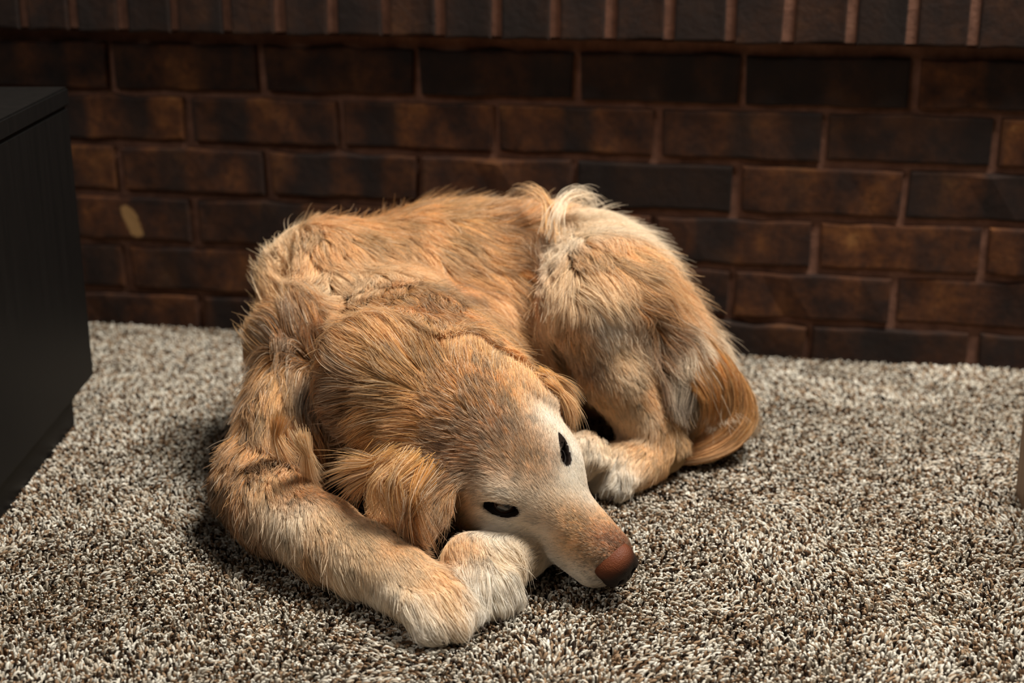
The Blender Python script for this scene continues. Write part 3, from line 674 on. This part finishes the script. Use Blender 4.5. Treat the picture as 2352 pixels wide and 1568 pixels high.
def wisps(name, ctrl, n, spread, colr, rad=.00018, m=12, parent=None):
    C = np.array([at(*c) for c in ctrl]); t = np.linspace(0, 1, m)[None].repeat(n, 0)*rng.uniform(.75, 1, (n, 1))
    p = spline(C, t)+rng.normal(0, 1, (n, 1, 3))*spread*(.35+.65*np.abs(np.linspace(-.6, 1, m)))[None, :, None]
    p[..., 2] = np.maximum(p[..., 2], .001)
    pl_ = (rng.random((n, 1)) < .2)*.5; c = (np.array(COL[colr])*(1-pl_)+np.array(COL['S'])*pl_)*np.exp(rng.normal(0, .34, (n, 1))); c = c*np.minimum(1, .9/c.max(1, keepdims=True))
    return hair_obj(name, p, np.full(n, rad), np.clip(c, .01, .92), m_fur, parent or body, DOG0)
wisps('loose_lock', [(1300,540,.235),(1255,575,.215),(1228,620,.185),(1230,690,.150),(1245,770,.115),(1255,840,.085)], 420, .0035, 'S')
wisps('loose_lock', [(1290,560,.225),(1245,610,.200),(1232,680,.165),(1222,740,.135)], 260, .003, 'W')
wisps('loose_lock', [(1270,540,.240),(1262,480,.262),(1240,448,.272),(1212,440,.270),(1195,455,.262)], 70, .0065, 'L')
wisps('loose_lock', [(1270,540,.240),(1278,490,.260),(1300,455,.270),(1335,446,.270),(1358,462,.262),(1360,480,.255)], 80, .0075, 'S')
wisps('loose_lock', [(1380,500,.240),(1420,505,.238),(1450,530,.228),(1490,548,.220)], 160, .0045, 'S')
wisps('loose_lock', [(1290,800,.085),(1300,850,.070),(1320,900,.050),(1335,925,.040)], 300, .003, 'T')
for ctrl_, n_, sp_, c_ in (
    ([(950,1050,.120),(908,1100,.110),(915,1165,.082),(950,1222,.052)], 150, .0080, 'G'),
    ([(985,1080,.110),(955,1140,.098),(968,1205,.070),(992,1258,.042)], 150, .0075, 'O'),
    ([(925,1060,.118),(868,1102,.108),(872,1150,.086),(905,1196,.060)], 140, .0080, 'L'),
    ([(900,1050,.118),(850,1066,.112),(800,1072,.098),(752,1090,.080)], 190, .0085, 'G'),
    ([(900,1070,.116),(850,1095,.104),(812,1120,.088),(790,1150,.070)], 150, .0080, 'O'),
    ([(960,1140,.096),(940,1190,.080),(948,1232,.056),(968,1270,.036)], 140, .0070, 'B'),
    ([(1262,880,.150),(1290,905,.140),(1312,940,.125),(1318,985,.105)], 300, .0050, 'L'),
    ([(1240,860,.155),(1275,870,.150),(1305,895,.135),(1325,930,.120)], 220, .0050, 'G'),
    ([(690,1000,.125),(705,1040,.105),(712,1075,.085),(722,1100,.070)], 260, .0060, 'C'),
    ([(640,960,.130),(635,1000,.112),(650,1040,.095),(672,1068,.080)], 260, .0050, 'L')):
    wisps('loose_lock', ctrl_, n_, sp_, c_)
wisps('loose_lock', [(1010,510,.225),(1022,485,.235),(1035,462,.243)], 120, .002, 'O')

# ------------------------------------------------------------------ nose, eyes, claws
def local_mesh(fn, lo, hi, h):
    global G0, H
    lo = np.array(lo, float); n = np.ceil((np.array(hi)-lo)/h).astype(int)+1
    X, Y, Z = np.meshgrid(*[lo[i]+h*np.arange(n[i]) for i in range(3)], indexing='ij')
    g, hh = G0, H; G0, H = lo, h; v, f = surface_nets(fn(X, Y, Z)); G0, H = g, hh
    return v, f
def el(X, Y, Z, c, r):
    k0 = np.sqrt(((X-c[0])/r[0])**2+((Y-c[1])/r[1])**2+((Z-c[2])/r[2])**2); k1 = np.sqrt(((X-c[0])/r[0]**2)**2+((Y-c[1])/r[1]**2)**2+((Z-c[2])/r[2]**2)**2)
    return k0*(k0-1)/np.maximum(k1, 1e-5)
def nose_fn(X, Y, Z):
    d = el(X, Y, Z, (.097,0,-.030), (.0155,.0190,.0130)); d = smin(d, el(X, Y, Z, (.102,0,-.041), (.0105,.0130,.0125)), .006)
    for s in (-1, 1):
        d = smin(d, el(X, Y, Z, (.103, s*.0105, -.037), (.0090,.0075,.0090)), .003)
        d = -smin(-d, el(X, Y, Z, (.1125, s*.0078, -.0385), (.0058,.0036,.0030)), .0015)
        d = -smin(-d, el(X, Y, Z, (.1080, s*.0145, -.0410), (.0060,.0050,.0012)), .0012)
    return -smin(-d, el(X, Y, Z, (.1135, 0, -.047), (.0035,.0007,.012)), .0012)
v, f = local_mesh(nose_fn, (.076,-.024,-.060), (.118,.024,-.014), .0007)
M = Mat('nose_leather'); tc = M.n('ShaderNodeTexCoord').outputs['Object']
at_ = M.n('ShaderNodeAttribute'); at_.attribute_name = 'tint'
vo = M.n('ShaderNodeTexVoronoi'); vo.inputs['Scale'].default_value = 900; M.l(tc, vo.inputs['Vector'])
M.l(at_.outputs['Color'], M.b.inputs['Base Color']); M.b.inputs['Roughness'].default_value = .55
bp = M.n('ShaderNodeBump'); bp.inputs['Strength'].default_value = .5; bp.inputs['Distance'].default_value = .0006; M.l(vo.outputs['Distance'], bp.inputs['Height']); M.l(bp.outputs[0], M.b.inputs['Normal'])
no = mesh_obj('nose', mid+v@HR.T-DOG0, f.tolist(), M.m, dog, True); no['label'] = 'reddish brown leathery nose'
fade = np.clip((v[:, 2]+.033)/.012+(.100-v[:, 0])/.020*.5, 0, 1)[:, None]**1.3
M.b.inputs['Specular IOR Level'].default_value = .18
nc = np.array(srgb(32,22,17))*(1-fade)+np.array(srgb(98,50,26))*fade
ca_ = no.data.color_attributes.new('tint', 'FLOAT_COLOR', 'POINT'); ca_.data.foreach_set('color', np.concatenate([nc, np.ones((len(v), 1))], 1).astype(np.float32).ravel())

Mi = Mat('eye_dark'); Mi.b.inputs['Base Color'].default_value = (.018, .0075, .004, 1); Mi.b.inputs['Roughness'].default_value = .06; Mi.b.inputs['Coat Weight'].default_value = 1
Mp = Mat('pupil_black'); Mp.b.inputs['Base Color'].default_value = (.003, .002, .002, 1); Mp.b.inputs['Roughness'].default_value = .05
Ms = Mat('eye_white'); Ms.b.inputs['Base Color'].default_value = (.045, .028, .020, 1); Ms.b.inputs['Roughness'].default_value = .15
Ml = Mat('eyelid_skin'); Ml.b.inputs['Base Color'].default_value = (.010, .006, .0045, 1); Ml.b.inputs['Roughness'].default_value = .75; Ml.b.inputs['Specular IOR Level'].default_value = .15
LOOK = np.array([.35, -.85, .25])
for s in (-1, 1):
    n_, a_, b_ = eye_axes(s); R3 = HR@np.stack([a_, b_, n_], 1); RB = .0132; c = hd(*(EYE_P[s]-n_*.0108))
    def loc2w(q): return c+np.asarray(q)@R3.T
    uu, vv = np.meshgrid(np.linspace(0, np.pi*.62, 20), np.linspace(0, 2*np.pi, 33)[:-1], indexing='ij')
    def cap(t0, t1, rr, off=(0, 0)):
        "a cap of the eyeball between two polar angles round the gaze"
        th = np.linspace(t0, t1, 14); ph = np.linspace(0, 2*np.pi, 33)[:-1]
        q = np.stack([np.outer(np.sin(th), np.cos(ph)), np.outer(np.sin(th), np.sin(ph)), np.outer(np.cos(th), np.ones(32))], -1).reshape(-1, 3)*rr
        gz_ = np.array([off[0], off[1], 1.0]); gz_ /= np.linalg.norm(gz_); gx_ = np.cross([0, 1, 0], gz_); gx_ /= np.linalg.norm(gx_); gy_ = np.cross(gz_, gx_)
        q = q@np.stack([gx_, gy_, gz_])
        F_ = [(i*32+j, i*32+(j+1) % 32, (i+1)*32+(j+1) % 32, (i+1)*32+j) for i in range(13) for j in range(32)]
        return loc2w(q)-DOG0, F_
    off = (-.10, .10)
    v1, f1 = cap(.02, 2.4, RB, off); ball = mesh_obj('eye', v1, f1, Ms.m, dog, True); ball['label'] = 'far dark brown eye' if s > 0 else 'near half closed dark brown eye'
    v1, f1 = cap(.46, 1.12, RB+.00006, off); mesh_obj('iris', v1, f1, Mi.m, ball, True)
    v1, f1 = cap(.01, .48, RB+.00012, off); mesh_obj('pupil', v1, f1, Mp.m, ball, True)
    # the two lids: strips of skin wrapped over the ball, closing to an almond slit
    for nm, sg in (('upper_eyelid', 1), ('lower_eyelid', -1)):
        tA = np.linspace(-1, 1, 25); rows = []
        for k in range(7):
            w_ = k/6
            xa = .0166*tA*(1+.12*w_)*np.where(tA < 0, 1+.28*tA**2, 1)
            inner_b = (.0082 if sg > 0 else .0074)*(1-tA**2)**.9*sg + .0003*sg
            outer_b = sg*(.0118*(1-(tA*.80)**2)**.5+.0012)
            bb = inner_b+(outer_b-inner_b)*w_
            rr = RB+.0009+.0010*math.sin(w_*math.pi)
            dz = np.sqrt(np.maximum(rr**2-np.minimum(xa**2+bb**2, rr**2*.82), 0))
            dz = dz-np.clip(w_-.5, 0, 1)*.009
            rows.append(np.stack([xa, bb, dz], 1))
        q = np.concatenate(rows); F_ = [(i*25+j, i*25+j+1, (i+1)*25+j+1, (i+1)*25+j) for i in range(6) for j in range(24)]
        lo = mesh_obj(nm, loc2w(q)-DOG0, F_, Ml.m, ball, True)
        sm = lo.modifiers.new('thickness', 'SOLIDIFY'); sm.thickness = .0012; sm.offset = -1
    # pale lashes along the upper lid
    nl = 34; ta = rng.uniform(-.9, .9, nl); b0 = .0042*(1-ta**2)**.8+.001
    p0 = np.stack([.0150*ta, b0, np.sqrt(np.maximum((RB+.0015)**2-(.0150*ta)**2-b0**2, .00002))], 1)
    dr = np.stack([ta*.9+rng.normal(0, .25, nl), .9+rng.normal(0, .2, nl), np.full(nl, .5)], 1); dr /= np.linalg.norm(dr, axis=1, keepdims=True)
    tv = np.linspace(0, 1, 5)[None, :, None]; pl = p0[:, None]+dr[:, None]*tv*rng.uniform(.004, .008, (nl, 1, 1))+np.array([0, -.001, .0])*tv**2
    hair_obj('eyelashes', loc2w(pl.reshape(-1, 3)).reshape(nl, 5, 3), np.full(nl, .00010), np.tile(COL['S'], (nl, 1)), m_fur, ball, DOG0)
# whiskers
nw = 10; w0 = np.stack([rng.uniform(.040, .078, nw), np.where(rng.random(nw) < .5, -1, 1)*rng.uniform(.024, .028, nw), rng.uniform(-.052, -.036, nw)], 1)
wd = np.stack([rng.uniform(-.5, .3, nw), np.sign(w0[:, 1])*1.0, rng.uniform(-.3, .3, nw)], 1); tv = np.linspace(0, 1, 7)[None, :, None]
wp = w0[:, None]+wd[:, None]*tv*rng.uniform(.008, .018, (nw, 1, 1))+np.array([-.010, 0, -.006])*tv**2
wp = (mid+wp.reshape(-1, 3)@HR.T).reshape(nw, 7, 3); wp[..., 2] = np.maximum(wp[..., 2], .002)
hair_obj('whiskers', wp, np.full(nw, .00007), np.tile(COL['W'], (nw, 1)), m_fur, body, DOG0)
Mc = Mat('claw_horn'); Mc.b.inputs['Base Color'].default_value = (.060, .040, .030, 1); Mc.b.inputs['Roughness'].default_value = .35
for (p, d, r) in claws:
    p = np.array(p); d = np.array(d)/np.linalg.norm(d); sd = np.cross(d, UPZ); sd /= np.linalg.norm(sd)+1e-9; u_ = np.cross(sd, d)
    vs_, fs_ = [], []; R_ = 8; K = 6
    for k in range(K):
        w_ = k/(K-1); cc = p-d*.003+d*.013*w_-UPZ*.006*w_**2*(1 if p[2] > .012 else .4); rr = max(r, .0028)*(1-w_)**.7+.0002
        for j in range(R_):
            a_ = 2*math.pi*j/R_; vs_.append(cc+sd*math.cos(a_)*rr*.7+u_*math.sin(a_)*rr)
    for k in range(K-1):
        for j in range(R_): fs_.append((k*R_+j, k*R_+(j+1) % R_, (k+1)*R_+(j+1) % R_, (k+1)*R_+j))
    fs_.append(tuple(range((K-1)*R_, K*R_))); fs_.append(tuple(range(R_))[::-1])
    vs_ = np.array(vs_); vs_[:, 2] = np.maximum(vs_[:, 2], .0005)
    mesh_obj('claw', vs_-DOG0, fs_, Mc.m, dog, True)
# pads of the upturned far hind paw
Mpad = Mat('paw_pad'); Mpad.b.inputs['Base Color'].default_value = (.035, .024, .019, 1); Mpad.b.inputs['Roughness'].default_value = .7
for (x_, y_, r_) in ((1352, 968, .0060), (1378, 955, .0042), (1392, 975, .0042), (1368, 992, .0046)):
    d_ = ray(x_, y_); d_ /= np.linalg.norm(d_); h_, n_, _i, _d = tree.ray_cast(Vector(CAM), Vector(d_))
    if h_ is None: continue
    n_ = Vector(grad(np.array(h_)[None])[0]); bm = bmesh.new(); bmesh.ops.create_icosphere(bm, subdivisions=3, radius=1)
    M4 = Matrix.Translation(h_+n_*.004-Vector(DOG0)) @ n_.to_track_quat('Z', 'Y').to_matrix().to_4x4() @ Matrix.Diagonal((r_, r_*.8, .0035, 1))
    bmesh.ops.transform(bm, matrix=M4, verts=bm.verts); bm_obj('paw_pad', bm, Mpad.m, dog, True)

# ------------------------------------------------------------------ carpet pile: thick twisted tufts
def carpet():
    x0, x1, y0, y1 = LX, RX, -2.9, .0
    n = 430000
    # tufts stand everywhere; most finely where the carpet is near and in view
    fx_, fy_ = rng.uniform(-.45, 1.55, n), rng.uniform(-1.12, .0, n)
    m2 = 60000; ox, oy = rng.uniform(x0, x1, m2), rng.uniform(y0, y1, m2); k_ = (ox < -.45) | (ox > 1.55) | (oy < -1.12)
    # jittered grid gives even cover
    sp = .0027; gx_, gy_ = np.meshgrid(np.arange(-.35, 1.45, sp), np.arange(-1.12, .0, sp)); fx_ = gx_.ravel()+rng.uniform(-.5, .5, gx_.size)*sp*1.3; fy_ = gy_.ravel()+rng.uniform(-.5, .5, gx_.size)*sp*1.3
    sp2 = .007; hx_, hy_ = np.meshgrid(np.arange(x0, x1, sp2), np.arange(y0, y1, sp2)); hx_, hy_ = hx_.ravel(), hy_.ravel(); k_ = (hx_ < -.35) | (hx_ > 1.45) | (hy_ < -1.12)
    X = np.concatenate([fx_, hx_[k_]]); Y = np.concatenate([fy_, hy_[k_]]); big = np.concatenate([np.zeros(len(fx_)), np.ones(k_.sum())])
    n = len(X)
    lowP = np.stack([X, Y, np.zeros(n)], 1)
    nap = vnoise(lowP, .11, 2)[:, :2]*.55+vnoise(lowP, .028, 1)[:, :2]*.35
    hgt = .0085*(1+.13*rng.normal(0, 1, n))+vnoise(lowP, .05, 0)[:, 0]*.0006
    lean = nap*.0036+rng.normal(0, 1, (n, 2))*.0019
    B = np.stack([X, Y, np.full(n, -.0095)], 1)
    mpt = 5; t = np.linspace(0, 1, mpt)[None, :, None]
    p = np.repeat(B[:, None], mpt, 1); p[..., 2] += hgt[:, None]*np.array([0, .38, .72, .95, 1.0])[None]
    p[..., :2] += lean[:, None]*(np.linspace(0, 1, mpt)**2.6)[None, :, None]
    p[..., 0] += (np.sin(np.linspace(0, 3.5, mpt)[None]+rng.random((n, 1))*6.3)*.0004); p[..., 1] += (np.cos(np.linspace(0, 3.5, mpt)[None]+rng.random((n, 1))*6.3)*.0004)
    inside = sdc(np.stack([X, Y, np.full(n, .004)], 1)) < -.012
    keep = ~(inside & (X > G0[0]) & (X < G0[0]+H*GN[0]) & (Y > G0[1]) & (Y < G0[1]+H*GN[1]))
    r = rng.random(n); cl = np.array([srgb(207,200,186), srgb(178,166,148), srgb(142,117,92), srgb(88,65,46), srgb(40,30,23)])
    idx = np.searchsorted([.30, .55, .74, .88], r)
    c = cl[idx]*np.exp(rng.normal(0, .12, (n, 1)))
    rad = (.00098+.00016*rng.normal(0, 1, n))*(1+big*1.6)
    p, c, rad, n = p[keep], c[keep], rad[keep], keep.sum()
    hc = bpy.data.hair_curves.new('carpet_pile'); hc.add_curves([mpt]*n); hc.position_data.foreach_set('vector', p.astype(np.float32).ravel())
    prof = np.array([.7, .9, 1.1, 1.15, .55]); rr_ = hc.attributes.get('radius') or hc.attributes.new('radius', 'FLOAT', 'POINT'); rr_.data.foreach_set('value', (rad[:, None]*prof[None]).astype(np.float32).ravel())
    a = hc.attributes.new('tint', 'FLOAT_COLOR', 'CURVE'); a.data.foreach_set('color', np.concatenate([c, np.ones((n, 1))], 1).astype(np.float32).ravel())
    M = Mat('carpet_yarn'); at2 = M.n('ShaderNodeAttribute'); at2.attribute_name = 'tint'; M.l(at2.outputs['Color'], M.b.inputs['Base Color']); M.b.inputs['Roughness'].default_value = .9; M.b.inputs['Specular IOR Level'].default_value = .1
    hc.materials.append(M.m); o = bpy.data.objects.new('carpet_pile', hc); link(o, floor); o['kind'] = 'stuff'; print('tufts', n)
carpet()
